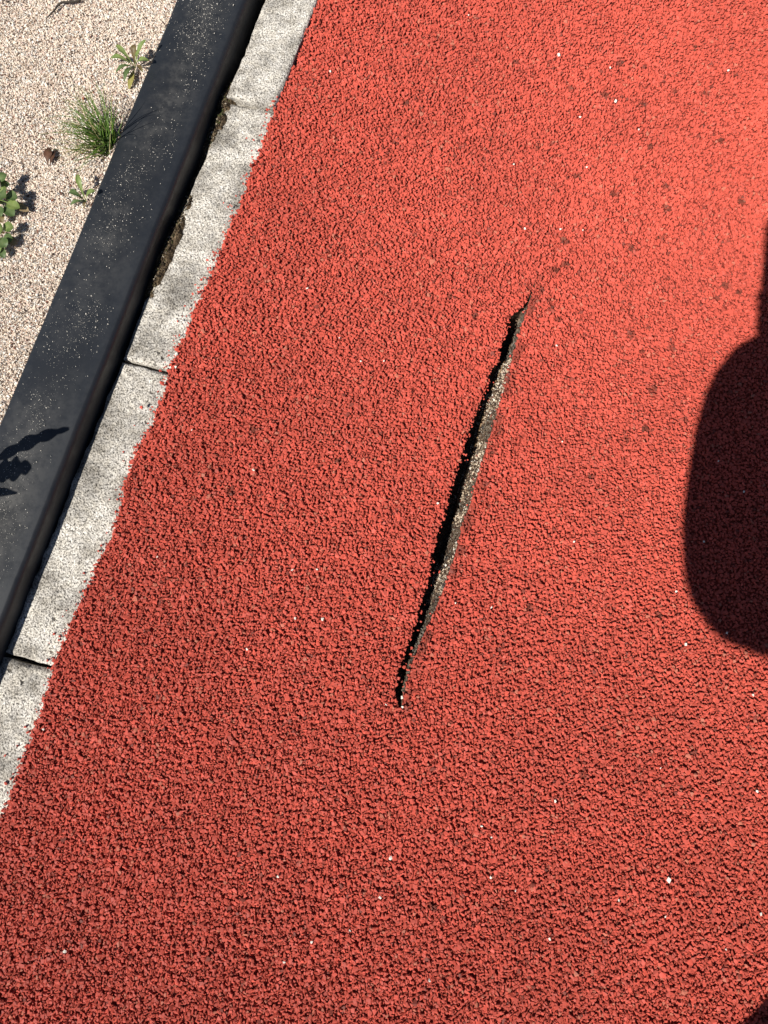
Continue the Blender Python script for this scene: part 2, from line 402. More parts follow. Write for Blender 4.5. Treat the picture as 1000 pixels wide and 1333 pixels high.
# pale grit and dark grit on the torn flank of the crack
pro_s = protos(18, 8, 0.85, 15)
rs = np.random.RandomState(55)
n = 3600
yy = rs.uniform(CY0 + 0.025, CY1 - 0.045, n); l, r_, mm = cL(yy), cR(yy), crack_foot(yy); w = r_ - l
t = rs.uniform(-0.25, 1.0, n); xx = mm + (r_ - mm) * t
dp = crack_depth(yy)
zz = np.where(t > 0, -dp * (1 - 0.86 * t), -dp * 1.05) + 0.0006
ok = w > 0.004
pal = np.array([[0.60, 0.50, 0.38], [0.44, 0.35, 0.25], [0.30, 0.22, 0.15], [0.05, 0.04, 0.035], [0.16, 0.12, 0.08], [0.7, 0.66, 0.58], [0.22, 0.05, 0.035]])
kk = rs.choice(7, n, p=[0.28, 0.22, 0.12, 0.16, 0.09, 0.09, 0.04])
tt = pal[kk] * rs.uniform(0.75, 1.1, n)[:, None]
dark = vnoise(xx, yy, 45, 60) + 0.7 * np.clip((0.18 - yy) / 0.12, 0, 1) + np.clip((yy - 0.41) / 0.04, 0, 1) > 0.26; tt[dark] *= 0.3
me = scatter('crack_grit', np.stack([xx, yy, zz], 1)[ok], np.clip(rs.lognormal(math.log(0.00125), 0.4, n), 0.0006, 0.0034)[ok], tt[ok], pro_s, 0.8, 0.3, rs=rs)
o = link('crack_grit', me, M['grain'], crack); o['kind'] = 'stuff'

# ------------------------------------------------------------------ kerb of concrete stones
JL = [P(295, 126), P(156, 465), P(0, 851)]
JR = [P(356, 139), P(219, 481), P(65, 870)]
stepv = (JL[0] - JL[2]) / 2
JL = [JL[0] + stepv * 2, JL[0] + stepv] + JL + [JL[2] - stepv, JL[2] - stepv * 2]
JR = [JR[0] + stepv * 2, JR[0] + stepv] + JR + [JR[2] - stepv, JR[2] - stepv * 2]
kerb = empty('kerb', (JL[3].x, JL[3].y, 0)); tag(kerb, 'row of pale speckled concrete kerb stones along the red track edge', 'kerb')
tops = [0.002, 0.0025, -0.0072, -0.0078, -0.0078, -0.0078]
gaps = [0.002, 0.002, 0.0015, 0.0026, 0.0030, 0.002, 0.002]
pits = [(239, 336), (190, 590), (67, 805), (64, 848), (25, 888), (8, 872), (233, 500), (330, 52), (205, 455), (210, 462), (195, 508), (188, 547)]
pitw = [(P(a, c).x, P(a, c).y) for a, c in pits]
def kerb_stone(i):
    """stone between joint i (upper) and i+1 (lower)"""
    near = 1 <= i <= 4
    nu, nv = (64, 260) if near else (12, 24)
    rs = np.random.RandomState(70 + i)
    v = np.linspace(0, 1, nv)[:, None]; u = np.linspace(0, 1, nu)[None, :]
    a, c, d, e = JL[i], JR[i], JL[i + 1], JR[i + 1]
    Lx, Ly = a.x + (d.x - a.x) * v, a.y + (d.y - a.y) * v
    Rx, Ry = c.x + (e.x - c.x) * v, c.y + (e.y - c.y) * v
    ax = (a - d).normalized(); side = Vector((ax.y, -ax.x, 0))
    ov = 0.003 if i <= 1 else 0.022          # reaches under the rubber
    Rx = Rx + side.x * ov; Ry = Ry + side.y * ov
    X = Lx + (Rx - Lx) * u; Y = Ly + (Ry - Ly) * u
    # shorten by the joint and roughen the long left arris
    pull_top = gaps[i] * (1 + 0.4 * vnoise(X, Y, 90, 80)); pull_bot = gaps[i + 1] * (1 + 0.4 * vnoise(X, Y, 90, 81))
    k = -pull_top * (1 - v) + pull_bot * v
    chip = (0.0010 * vnoise(X, Y, 28, 82) + 0.0013 * vnoise(X, Y, 90, 83)) * (1 - u) ** 2
    X = X + ax.x * k + side.x * chip; Y = Y + ax.y * k + side.y * chip
    dl = u * 0.09; dr = (1 - u) * 0.09; dt = v * 0.41; db = (1 - v) * 0.41
    dm = np.minimum(np.minimum(dl, dr), np.minimum(dt, db)) + 0 * X
    round_ = 0.0035 * np.clip(1 - dm / 0.006, 0, 1) ** 2 * (1 + 0.8 * vnoise(X, Y, 60, 84))
    Z = tops[i] - round_ + 0.0005 * vnoise(X, Y, 45, 85) + 0.00045 * vnoise(X, Y, 260, 86)
    if near: Z = Z + rs.normal(0, 0.00022, Z.shape)
    for px_, py_ in pitw:
        Z = Z - 0.004 * np.clip(1.6 - np.hypot(X - px_, Y - py_) / 0.0018 * (1 + 0.4 * vnoise(X, Y, 400, 87)), 0, 1)
    o0 = kerb.location
    top = np.stack([X - o0.x, Y - o0.y, Z], -1).reshape(-1, 3)
    idx = np.arange(nu * nv).reshape(nv, nu)
    Q = [np.stack([idx[:-1, :-1], idx[1:, :-1], idx[1:, 1:], idx[:-1, 1:]], -1).reshape(-1, 4)]
    ring = np.concatenate([idx[0, :], idx[1:, -1], idx[-1, ::-1][1:], idx[::-1, 0][1:-1]])
    low = top[ring].copy(); low[:, 2] = -0.09
    n0 = len(top); m_ = len(ring); b_ = n0 + np.arange(m_)
    Q.append(np.stack([ring, np.roll(ring, -1), np.roll(b_, -1), b_], -1))
    me = np_mesh('kerb_stone', np.concatenate([top, low]), np.concatenate(Q))
    return link('kerb_stone', me, M['concrete'], kerb)
for i in range(6): kerb_stone(i)

# ------------------------------------------------------------------ black rubber edging: one long rounded bar
prof = [(0.0, -0.08), (0.0, ZB - 0.004), (0.0008, ZB - 0.0015), (0.003, ZB - 0.0002)]
for t in np.linspace(0.06, 0.88, 13): prof.append((bar_w * t, ZB + 0.0026 * math.sin(math.pi * min(t / 0.8, 1))))
r0 = bar_w * 0.085
for a in np.linspace(75, 0, 10): prof.append((bar_w - r0 + r0 * math.cos(R(a)), ZB - 0.0105 + 0.0112 * math.sin(R(a)) ** 0.9))
prof += [(bar_w + 0.0005, -0.02), (bar_w + 0.001, -0.08)]
Ls = np.concatenate([np.linspace(-3, -1.3, 5), np.linspace(-1.2, 1.2, 220), np.linspace(1.3, 3, 5)])
NPf = len(prof); V, F, CT_ = [], [], []
for q in Ls:
    base = bar_b + bar_dir * q
    for s, z in prof:
        wob = 0.0010 * float(vnoise(q, s * 2, 7, 90)) + 0.0004 * float(vnoise(q, s, 40, 91))
        p = base + bar_right * (s + wob * (1 if s > 0.01 else 0.5)); V.append((p.x - bar_b.x, p.y - bar_b.y, z + 0.0006 * float(vnoise(q, s * 5, 9, 92)) * (z > 0)))
        dm = max(0.0, 1 - abs(s / bar_w - 0.45) / 0.46) * (z > 0.02) * min(1, max(0, 0.62 + 0.7 * float(vnoise(q, s, 6, 93)))); CT_.append([dm] * 3)
for i in range(len(Ls) - 1):
    for j in range(NPf - 1):
        a = i * NPf + j; F.append((a, a + 1, a + NPf + 1, a + NPf))
me = np_mesh('rubber_edging', V, F, np.array(CT_), smooth=True)
bar = link('rubber_edging', me, M['rubber']); bar.location = (bar_b.x, bar_b.y, 0)
tag(bar, 'long black rubber edging strip with rounded shoulder, dusted with sand, between sand and kerb', 'edging')

# sand crumbs lying on the edging
rs = np.random.RandomState(97)
n = 20000
q = rs.uniform(-0.75, 0.75, n); s = rs.normal(0.47, 0.22, n) * bar_w
dens = np.clip(0.42 + 0.5 * vnoise(q, s, 9, 95) + 0.4 * vnoise(q, s, 30, 96), 0.03, 1)
ok = (s > 0.004) & (s < bar_w * 0.86) & (rs.uniform(0, 1, n) < dens * 0.62)
q, s = q[ok], s[ok]
ss_ = np.array([a for a, _ in prof[3:-3]]); zz_ = np.array([c for _, c in prof[3:-3]])
size = np.clip(rs.lognormal(math.log(0.00044), 0.42, len(q)), 0.0003, 0.0018)
pz = np.interp(s, ss_, zz_) + size * 0.55 + 0.0003
px_ = bar_b.x + bar_dir.x * q + bar_right.x * s; py_ = bar_b.y + bar_dir.y * q + bar_right.y * s
tt = np.array([0.74, 0.70, 0.63])[None] * rs.uniform(0.55, 1.1, len(q))[:, None]
o = link('loose_sand', scatter('loose_sand', np.stack([px_, py_, pz], 1), size, tt, protos(8, 6, 0.8, 33), 0.8, 0.3, rs=rs), M['grain'])
tag(o, 'fine pale sand crumbs sprinkled over the black rubber edging', 'sand', kind='stuff')

# ------------------------------------------------------------------ soil in the gap
ys = np.linspace(-0.75, 1.1, 460); nu = 14; V, F = [], []
def gap_level(y):
    # px rows where moss and earth fill the gap nearly to the top
    ks = [(0, -0.025), (80, -0.02), (105, 0.000), (165, -0.002), (215, -0.014), (265, -0.005), (300, 0.0005), (350, 0.0), (385, -0.006), (430, -0.028), (460, -0.022), (500, -0.040), (575, -0.035), (590, -0.02), (620, -0.040), (900, -0.045)]
    yy = np.array([P(200, a).y for a, _ in ks])[::-1]; zz = np.array([c for _, c in ks])[::-1]
    return np.interp(y, yy, zz)
for y in ys:
    xl = bar_left(y) + bar_w / bar_right.x * 0.97; xr = float(edge_kerb(y)) + 0.012; lv = float(gap_level(y))
    for k in range(nu):
        t = k / (nu - 1); x = xl + (xr - xl) * t
        z = lv - 0.012 * (1 - t) ** 1.5 - 0.012 * max(0, (t - 0.62) / 0.38) ** 2 + 0.0045 * float(vnoise(x, y, 75, 101)) + 0.0025 * float(vnoise(x, y, 220, 102))
        V.append((x, y, min(z, 0.006)))
for i in range(len(ys) - 1):
    for j in range(nu - 1):
        a = i * nu + j; F.append((a, a + 1, a + nu + 1, a + nu))
soil = tag(link('soil', np_mesh('soil', V, F), M['soil']), kind='structure')
rs = np.random.RandomState(103); n = 3800
y = rs.uniform(P(0, 700).y, P(300, 0).y + 0.03, n); t = rs.uniform(0, 1, n)
xl = bar_left(y) + bar_w / bar_right.x; xr = edge_kerb(y) + 0.006; x = xl + (xr - xl) * t
z = gap_level(y) - 0.012 * (1 - t) ** 1.5 - 0.012 * np.clip((t - 0.7) / 0.3, 0, 1) ** 2 + 0.0045 * vnoise(x, y, 75, 101) + 0.001
pal = np.array([[0.035, 0.026, 0.018], [0.09, 0.065, 0.04], [0.2, 0.16, 0.1], [0.42, 0.36, 0.28], [0.06, 0.07, 0.025]])
tt = pal[rs.choice(5, n, p=[0.35, 0.3, 0.15, 0.08, 0.12])] * rs.uniform(0.7, 1.2, n)[:, None]
o = link('soil_crumbs', scatter('soil_crumbs', np.stack([x, y, np.minimum(z, 0.004)], 1), np.clip(rs.normal(0.0014, 0.0006, n), 0.0005, 0.003), tt, pro_s, 0.8, 0.3, rs=rs), M['crumb'], soil)
o['kind'] = 'stuff'

# ------------------------------------------------------------------ sand
V, F = [], []
ys = np.concatenate([[-3, -1.5], np.linspace(-0.7, 1.2, 60), [2, 3]])
for y in ys:
    xr = bar_left(y) + 0.002
    for t in (3.0, 1.2, 0.8, 0.5, 0.35, 0.2, 0.1, 0.0):
        x = xr - t
        V.append((x, y, ZS - 0.004 + 0.004 * float(vnoise(x, y, 5, 110)) * min(1, t * 6)))
for i in range(len(ys) - 1):
    for j in range(7):
        a = i * 8 + j; F.append((a, a + 1, a + 9, a + 8))
sand = tag(link('sand', np_mesh('sand', V, F, smooth=True), M['sand']), kind='structure')
rs = np.random.RandomState(120)
def sand_layer(s, jit, zoff, mean, sd):
    x, y = hexgrid(-0.72, -0.2, 0.02, 1.09, s, jit, rs)
    e = bar_left(y)
    k = (x < e - 0.0002) & (x > -0.53 - 0.10 * (y - 0.1)) & (y > 0.05)
    x, y = x[k], y[k]; d = np.clip((bar_left(y) - x) * 6, 0, 1)
    z = ZS + zoff + 0.004 * vnoise(x, y, 5, 110) * d + 0.0012 * vnoise(x, y, 40, 111) + rs.normal(0, 0.0005, len(x))
    return x, y, z, np.clip(rs.lognormal(math.log(mean), sd, len(x)), 0.0008, 0.0048)
A = [sand_layer(0.0025, 0.45, -0.0005, 0.00138, 0.33), sand_layer(0.0029, 0.45, -0.0013, 0.0017, 0.2)]
x, y, z, size = [np.concatenate(q) for q in zip(*A)]
pal = np.array([[0.86, 0.75, 0.63], [0.83, 0.71, 0.59], [0.88, 0.83, 0.76], [0.80, 0.62, 0.53], [0.42, 0.31, 0.23], [0.10, 0.07, 0.055], [0.30, 0.10, 0.06], [0.80, 0.78, 0.74], [0.45, 0.42, 0.39]])
kk = rs.choice(9, len(x), p=[0.28, 0.24, 0.19, 0.08, 0.06, 0.035, 0.015, 0.07, 0.03])
tt = pal[kk] * rs.uniform(0.82, 1.08, len(x))[:, None]
o = link('sand_grains', scatter('sand_grains', np.stack([x, y, z], 1), size, tt, protos(20, 7, 0.85, 16), 0.9, 0.3, rs=rs), M['grain'], sand)
o['kind'] = 'stuff'

# ------------------------------------------------------------------ white grains strewn on the track
pm = []
for k in range(4):
    Vp, Fp = protos(1, 9, 0.8, 200 + k)[0]
    me = np_mesh('white_pebble', Vp, Fp, np.tile([0.78, 0.74, 0.66], (len(Vp), 1))); me.materials.append(M['grain']); pm.append(me)
grains = [(727, 72, 3), (430, 93, 2.4), (683, 298, 2.4), (730, 299, 2.8), (759, 300, 2), (400, 376, 2.4), (442, 440, 1.6), (747, 705, 2.4), (413, 741, 2.4), (420, 806, 3), (381, 742, 2),
          (362, 1141, 2.8), (870, 1145, 3.6), (723, 1043, 2.8), (627, 1075, 2.4), (509, 1117, 3.4), (495, 1168, 2.6), (671, 1159, 2.2), (990, 1190, 2.8), (85, 1238, 2.4), (946, 824, 2.6), (880, 770, 2.2),
          (893, 839, 3), (794, 89, 2.6), (801, 132, 3), (755, 153, 2.6), (832, 169, 2.2), (916, 705, 2), (985, 1030, 2.4), (559, 1276, 2), (716, 1222, 2.2), (500, 470, 1.6), (230, 462, 3.2), (229, 478, 2.6),
          (523, 908, 3), (524, 920, 2.6), (503, 917, 2), (669, 214, 2), (764, 218, 2.2), (570, 655, 2), (330, 612, 2), (205, 725, 2), (57, 950, 2.6), (322, 845, 2.2), (470, 470, 2), (640, 1090, 1.8),
          (945, 1236, 1.8), (639, 1142, 2.2), (806, 1172, 1.8), (866, 1193, 2), (370, 1252, 2), (406, 1226, 2.2), (456, 1211, 1.6), (640, 791, 2.2), (980, 905, 2.2), (968, 640, 2), (935, 600, 1.6), (593, 785, 1.6),
          (384, 805, 2), (250, 560, 1.6), (610, 20, 1.8), (948, 92, 2), (725, 450, 1.8), (732, 575, 1.6), (860, 1000, 1.8)]
r = random.Random(5); pebs = {'above': [], 'below': [], 'left': [], 'right': []}
for k, (gx, gy, gr) in enumerate(grains):
    o = bpy.data.objects.new('white_pebble', pm[k % 4]); COL.objects.link(o)
    p = P(gx, gy, 0.0008); s_ = gr * 0.00092 * r.uniform(0.85, 1.15)
    o.location = (p.x, p.y, 0.0009 + s_ * 0.4); o.scale = (s_ * r.uniform(0.8, 1.2), s_ * r.uniform(0.8, 1.2), s_)
    o.rotation_euler = (r.uniform(-.5, .5), r.uniform(-.5, .5), r.uniform(0, 6.28))
    if gy < 390: pebs['above'].append((o, gx, gy))
    elif gy > 908: pebs['below'].append((o, gx, gy))
    elif gx < 686 - (gy - 394) * 0.324: pebs['left'].append((o, gx, gy))
    else: pebs['right'].append((o, gx, gy))
ORD = 'nearest,second,third,fourth,fifth,sixth,seventh,eighth,ninth,tenth,eleventh,twelfth,thirteenth,fourteenth,fifteenth,sixteenth,seventeenth,eighteenth,nineteenth,twentieth,twenty-first,twenty-second,twenty-third,twenty-fourth,twenty-fifth'.split(',')
for zone, (lx, ly, word) in {'above': (686, 394, 'the upper crack tip'), 'below': (520, 906, 'the lower crack tip'), 'left': (686, 394, 'the upper crack tip'), 'right': (686, 394, 'the upper crack tip')}.items():
    where = {'above': 'in the upper red track', 'below': 'in the lower red track', 'left': 'left of the crack', 'right': 'right of the crack'}[zone]
    for k, (o, gx, gy) in enumerate(sorted(pebs[zone], key=lambda q: (q[1] - lx) ** 2 + (q[2] - ly) ** 2)):
        tag(o, 'white stone crumb %s, %s to %s' % (where, 'nearest' if k == 0 else ORD[k] + ' nearest', word), 'pebble', 'white stone crumbs strewn over the red track')

# ------------------------------------------------------------------ plants
def leaf(name, base, tip, width, mat, root, arch=0.006, fold=0.25, shape='lance', nseg=12, curl=0.0, seed=0):
    """a leaf blade along an arched midrib, folded at the rib, with rippled edges"""
    rr = random.Random(seed); b0, t0 = Vector(base), Vector(tip)
    ln = (t0 - b0).length
    V, F, C = [], [], []
    up = Vector((0, 0, 1))
    cs = (-1, -0.55, 0, 0.55, 1); ph = rr.uniform(0, 6)
    sway = (t0 - b0).cross(up).normalized() * rr.uniform(-0.06, 0.06) * ln
    for i in range(nseg + 1):
        t = i / nseg
        p = b0.lerp(t0, t) + up * (arch * 4 * t * (1 - t)) + sway * 4 * t * (1 - t)
        tan = (t0 - b0) + up * arch * 4 * (1 - 2 * t) + sway * 4 * (1 - 2 * t)
        sd = tan.cross(up)
        if sd.length < 1e-6: sd = Vector((1, 0, 0))
        sd.normalize(); nr = sd.cross(tan).normalized()
        if shape == 'lance': w = math.sin(math.pi * min(1, t ** 1.25 * 0.93 + 0.02)) ** 0.9 * (0.25 + 0.75 * min(1, t * 1.6)) + 0.06 * (1 - t)
        elif shape == 'oval': w = (0.10 if t < 0.3 else math.sin(math.pi * ((t - 0.3) / 0.7)) ** 0.6 + 0.05 * (1 - t))
        elif shape == 'lobed': w = (math.sin(math.pi * min(1, t * 0.94 + 0.03)) ** 0.7) * (0.55 + 0.45 * abs(math.sin(t * 13 + ph)))
        else: w = 1 - t ** 2
        w *= width * (0.46 if shape == 'lance' else 0.6)
        for c in cs:
            rip = 0.10 * w * math.sin(t * 17 + ph + c * 2) * abs(c)
            q = p + sd * (w * c) + nr * (abs(c) * w * fold + rip - curl * w * c * c)
            V.append(q - root.location); C.append([0.55 * (1 - t * 0.6) if c == 0 else 0.0] * 3)
    k = len(cs)
    for i in range(nseg):
        for j in range(k - 1):
            a = i * k + j; F.append((a, a + 1, a + k + 1, a + k))
    o = link(name, np_mesh(name, [tuple(v) for v in V], F, np.array(C), smooth=True), mat, root)
    return o

def tube(name, pts, radii, mat, root=None, sides=6):
    V, F = [], []; pts = [Vector(p) for p in pts]; n = len(pts)
    o0 = root.location if root is not None else pts[0]
    for i, p in enumerate(pts):
        t = (pts[min(i + 1, n - 1)] - pts[max(i - 1, 0)]).normalized()
        a = t.orthogonal().normalized() if abs(t.z) > 0.9 else t.cross(Vector((0, 0, 1))).normalized()
        b_ = t.cross(a)
        for k in range(sides):
            an = 2 * math.pi * k / sides; V.append(tuple(p + (a * math.cos(an) + b_ * math.sin(an)) * radii[i] - o0))
    for i in range(n - 1):
        for k in range(sides):
            F.append((i * sides + k, i * sides + (k + 1) % sides, (i + 1) * sides + (k + 1) % sides, (i + 1) * sides + k))
    V += [tuple(pts[0] - o0), tuple(pts[-1] - o0)]; a, c = len(V) - 2, len(V) - 1
    me = bpy.data.meshes.new(name)
    F += [(a, (k + 1) % sides, k) for k in range(sides)] + [(c, (n - 1) * sides + k, (n - 1) * sides + (k + 1) % sides) for k in range(sides)]
    me.from_pydata(V, [], F); me.polygons.foreach_set('use_smooth', [True] * len(F)); me.update()
    o = link(name, me, mat, root)
    if root is None: o.location = o0
    return o

# rosette with pointed leaves beside the edging
c0 = P(177, 90, ZS); ro = empty('weed_rosette', c0)
tag(ro, 'green weed rosette of many pointed leaves, above the grass tuft against the black edging', 'weed')
for k, (tx, ty, h, w, ar, mt) in enumerate([(151, 59, .022, .0080, .010, 'leaf'), (175, 58, .026, .0095, .008, 'leaf_brown'), (190, 52, .034, .0085, .008, 'leaf'), (194, 79, .020, .0090, .010, 'leaf'),
                                            (143.5, 77, .012, .0085, .012, 'leaf'), (151, 94.5, .008, .0070, .008, 'leaf_dark'), (162, 105, .010, .0080, .008, 'leaf_dark'), (168, 116, .003, .0095, .004, 'leaf_yellow'),
                                            (180, 66, .036, .0055, .006, 'leaf'), (186, 94, .014, .0060, .006, 'leaf_brown')]):
    leaf('leaf', c0 + Vector((0, 0, .003)), P(tx, ty, ZS + h), w, M[mt], ro, ar, 0.3, 'lance', seed=300 + k)
# small weed lower down
c0 = P(113, 264, ZS); ro = empty('small_weed', c0)
tag(ro, 'small four-leaved green weed between the grass tuft and the black edging, below the grass', 'weed')
for k, (tx, ty, h, w, ar, mt) in enumerate([(101, 227, .024, .0085, .010, 'leaf'), (90, 250, .014, .0095, .010, 'leaf_dark'), (92, 267, .006, .0065, .006, 'leaf_dark'), (124, 249, .020, .0085, .008, 'leaf'), (110, 270, .004, .005, .004, 'leaf_brown')]):
    leaf('leaf', c0 + Vector((0, 0, .002)), P(tx, ty, ZS + h), w, M[mt], ro, ar, 0.3, 'lance', seed=330 + k)
# two leafy weeds cut by the left border
def bushy(cx, cy, spec, label, seed):
    c0 = P(cx, cy, ZS); ro = empty('leafy_weed', c0); tag(ro, label, 'weed', None)
    r = random.Random(seed)
    for k, (tx, ty, h, w, mt) in enumerate(spec):
        h *= 0.62; tip = P(tx, ty, ZS + h); mid = c0.lerp(tip, 0.35) + Vector((0, 0, h * 0.35))
        leaf('leaf', mid, tip, w, M[mt], ro, .004, 0.22, 'oval', seed=seed + k)
        tube('stem', [c0 + Vector((r.uniform(-.003, .003), r.uniform(-.003, .003), -.002)), c0.lerp(mid, 0.6) + Vector((0, 0, .003)), mid + (tip - mid) * 0.25], [.0011, .0009, .0005], M['leaf'], ro)
    return ro
bushy(-1, 262, [(8, 226, .040, .012, 'leaf_dark'), (-2, 236, .045, .013, 'leaf_dark'), (9, 247, .034, .012, 'leaf'), (8, 256, .048, .015, 'leaf_dark'), (22, 259, .034, .013, 'leaf_dark'), (26, 271, .026, .012, 'leaf'), (19, 281, .020, .013, 'leaf_dark'),
                (38, 275, .008, .010, 'tan'), (-12, 246, .040, .014, 'leaf_dark'), (-14, 270, .036, .014, 'leaf_dark'), (2, 282, .024, .013, 'leaf_dark'), (12, 238, .028, .011, 'leaf_dark'), (4, 290, .014, .011, 'leaf_brown')],
      'upper of two leafy dark green weeds at the left border, casting shadow on sand', 360)
bushy(-3, 312, [(18, 296, .028, .013, 'leaf'), (17, 312, .020, .012, 'leaf_dark'), (4, 298, .036, .014, 'leaf'), (8, 322, .026, .014, 'leaf_dark'), (-10, 300, .030, .014, 'leaf_dark'), (22, 318, .008, .011, 'tan'), (-2, 330, .018, .013, 'leaf'), (6, 336, .010, .010, 'leaf_dark'), (-14, 322, .022, .013, 'leaf_dark')],
      'lower of two leafy weeds at the left border, lighter green with blunt leaves', 390)

# grass tuft: every blade a part
c0 = P(146, 190, ZS); ro = empty('grass_tuft', c0)
tag(ro, 'spiky green grass tuft fanning over the sand beside the black edging', 'grass tuft')
r = random.Random(77)
def blade(base, tip, width, mat, arch, seed):
    b0, t0 = Vector(base), Vector(tip); up = Vector((0, 0, 1)); V, F = [], []
    rr = random.Random(seed); sw = (t0 - b0).cross(up); sw = (sw.normalized() if sw.length > 1e-6 else Vector((1, 0, 0))) * rr.uniform(-0.10, 0.10) * (t0 - b0).length
    n = 7
    for i in range(n + 1):
        t = i / n; p = b0.lerp(t0, t) + (up * arch + sw) * (4 * t * (1 - t)); tan = (t0 - b0) + (up * arch + sw) * (4 * (1 - 2 * t))
        sd = tan.cross(up); sd = sd.normalized() if sd.length > 1e-6 else Vector((1, 0, 0)); nr = sd.cross(tan).normalized()
        w = width / 2 * (1 - t ** 1.6) + 0.00008
        for c in (-1, 0, 1): V.append(tuple(p + sd * w * c + nr * abs(c) * w * 0.7 - ro.location))
    for i in range(n):
        for j in range(2):
            a = i * 3 + j; F.append((a, a + 1, a + 4, a + 3))
    link('blade', np_mesh('blade', V, F, smooth=True), mat, ro)
for k in range(125):
    bx, by = r.gauss(143, 6.5), 0; by = 192 - (bx - 143) * 0.7 + r.gauss(0, 4)
    bx = min(bx, 229 - 0.416 * by - 3)
    # fan: from lying left-down, over left, to upright towards the top
    ang = R(min(238, max(70, r.gauss(140, 34)))); ln = r.triangular(36, 112, 70) * (1.0 if 95 < math.degrees(ang) < 175 else 0.85)
    if math.degrees(ang) > 185: ln *= 0.85
    h = r.uniform(.014, .050) * (0.45 if math.degrees(ang) > 180 else 1)
    tx, ty = bx + math.cos(ang) * ln * 0.95, by - math.sin(ang) * ln * 0.95
    mt = 'grass_dry' if r.random() < 0.2 else 'grass'
    blade(P(bx, by, ZS), P(tx, ty, ZS + h), r.uniform(.0008, .0018), M[mt], r.uniform(.004, .016), 500 + k)
for k, (tx, ty, h) in enumerate([(106, 111, .055), (120, 113, .06), (146, 120, .06), (75, 165, .045), (82, 209, .02), (110, 217, .012), (84, 146, .05), (76, 171, .04), (158, 128, .075), (155, 140, .07), (160, 150, .06), (157, 178, .035), (152, 132, .08)]):
    blade(P(148 + k % 4, 186, ZS), P(tx, ty, ZS + h), .0015, M['grass'], .012, 800 + k)

# dry brown leaf, twig
c0 = P(62, 212, ZS + 0.003); ro = empty('dead_leaf', c0); tag(ro, 'curled dark brown dead leaf lying on the pale sand left of grass', 'dead leaf')
leaf('leaf_blade', c0 + Vector((0.001, -0.004, 0)), P(64, 192, ZS + .007), .0140, M['dead'], ro, .003, 0.22, 'lance', 14, 0.3, 411)
leaf('leaf_fold', c0 + Vector((0.004, -0.006, 0.001)), P(70, 196, ZS + .004), .008, M['dead'], ro, .002, 0.3, 'lance', 12, 0.2, 412)
tw = tube('twig', [P(60, 24, ZS + .002), P(65, 19, ZS + .003), P(71, 13, ZS + .004), (P(75, 7, ZS + .005)), P(80, 3, ZS + .005), P(91, 2.5, ZS + .004), P(103, 1, ZS + .003), P(112, -6, ZS + .002)],
          [.0007, .0011, .0013, .0016, .0017, .0018, .0016, .001], M['twig'])
tag(tw, 'bent dark twig lying on the sand at the top border', 'twig')
tw = tube('twig', [P(121, 44, ZS + .002), P(124, 52, ZS + .003), P(123, 60, ZS + .002)], [.0009, .0013, .0006], M['straw'])
bpy.data.objects.remove(tw)

# brown root stalk running down the crack
pts = []
for (a, c) in [(668, 425), (661, 452), (652, 478), (643, 503), (632, 540), (622, 575), (613, 607), (603, 638), (596, 660), (591, 676)]:
    p = P(a, c, -0.010); i = float(crack_foot(p.y)) + 0.0015; w = float(cR(p.y) - crack_foot(p.y)); dp = float(crack_depth(p.y))
    pts.append(Vector((i + 0.0006 * math.sin(c * .07), p.y, -dp * (1 - 0.86 * 0.0015 / max(w, 0.0045)) + 0.003)))
ro = tube('dry_root', pts, [.0006, .0009, .001, .0011, .0010, .0012, .0011, .0012, .0010, .0005], M['straw'])
tag(ro, 'thin brown dry root running lengthwise inside the long crack', 'root')

# tall weed just left of the picture: its lobed leaves throw the shadows on the lower edging
sh = Vector((-SUN_TO.x / SUN_TO.z, -SUN_TO.y / SUN_TO.z, 0))
def caster(px, py, h):
    """place h above the edging's top whose shadow falls on this point of it"""
    p = P(px, py, ZB); return Vector((p.x - sh.x * h, p.y - sh.y * h, ZB + h))
b0 = caster(-75, 655, 0.0); b0.z = ZS; b0.x -= 0.09; b0.y -= 0.075
ro = empty('tall_weed', b0); tag(ro, 'tall weed just outside the left border casting jagged leaf shadows on the black edging', 'weed')
for k, (a, c, h0, d, e, h1, w, shp) in enumerate([(-12, 604, .13, 90, 558, .17, .017, 'lobed'), (-20, 618, .135, 43, 607, .155, .030, 'lobed'), (-45, 640, .14, 25, 641, .15, .013, 'lance'), (-70, 610, .13, -20, 560, .17, .02, 'lobed'), (-80, 660, .12, -40, 700, .12, .02, 'lobed')]):
    s0 = caster(a, c, h0)
    leaf('leaf', s0, caster(d, e, h1), w, M['leaf'], ro, .004, 0.12, shp, 26, seed=430 + k)
    tube('stem', [b0, b0.lerp(s0, 0.5) + Vector((0, 0, .02)), s0 + Vector((0, 0, .0005))], [.002, .0017, .001], M['leaf'], ro)

# ------------------------------------------------------------------ the photographer: stands below the picture, stooping over the phone; only the shadow falls into view
def plain_mat(name, col, rough=0.8, spec=0.2, grain=60, var=0.25):
    m, N, L, b = new_mat(name, rough, spec)
    v = coords(N, L); n = noise_tex(N, L, v, grain, 4)
    r = ramp(N, [(0.3, [c * (1 - var) for c in col]), (0.7, [c * (1 + var * .5) for c in col])]); L.new(n, r.inputs[0])
    L.new(r.outputs[0], b.inputs['Base Color']); bump(N, L, n, 0.3, 0.002, b); return m
M['skin'] = plain_mat('skin', (0.5, 0.29, 0.2), 0.5, 0.3, 90, 0.1)
M['jacket'] = plain_mat('navy_cloth', (0.025, 0.03, 0.05), 0.85)
M['denim'] = plain_mat('denim', (0.05, 0.075, 0.14), 0.9, 0.1, 200)
M['shoe'] = plain_mat('dark_shoe', (0.03, 0.03, 0.03), 0.6)
M['sole'] = plain_mat('pale_sole', (0.5, 0.5, 0.48), 0.8)
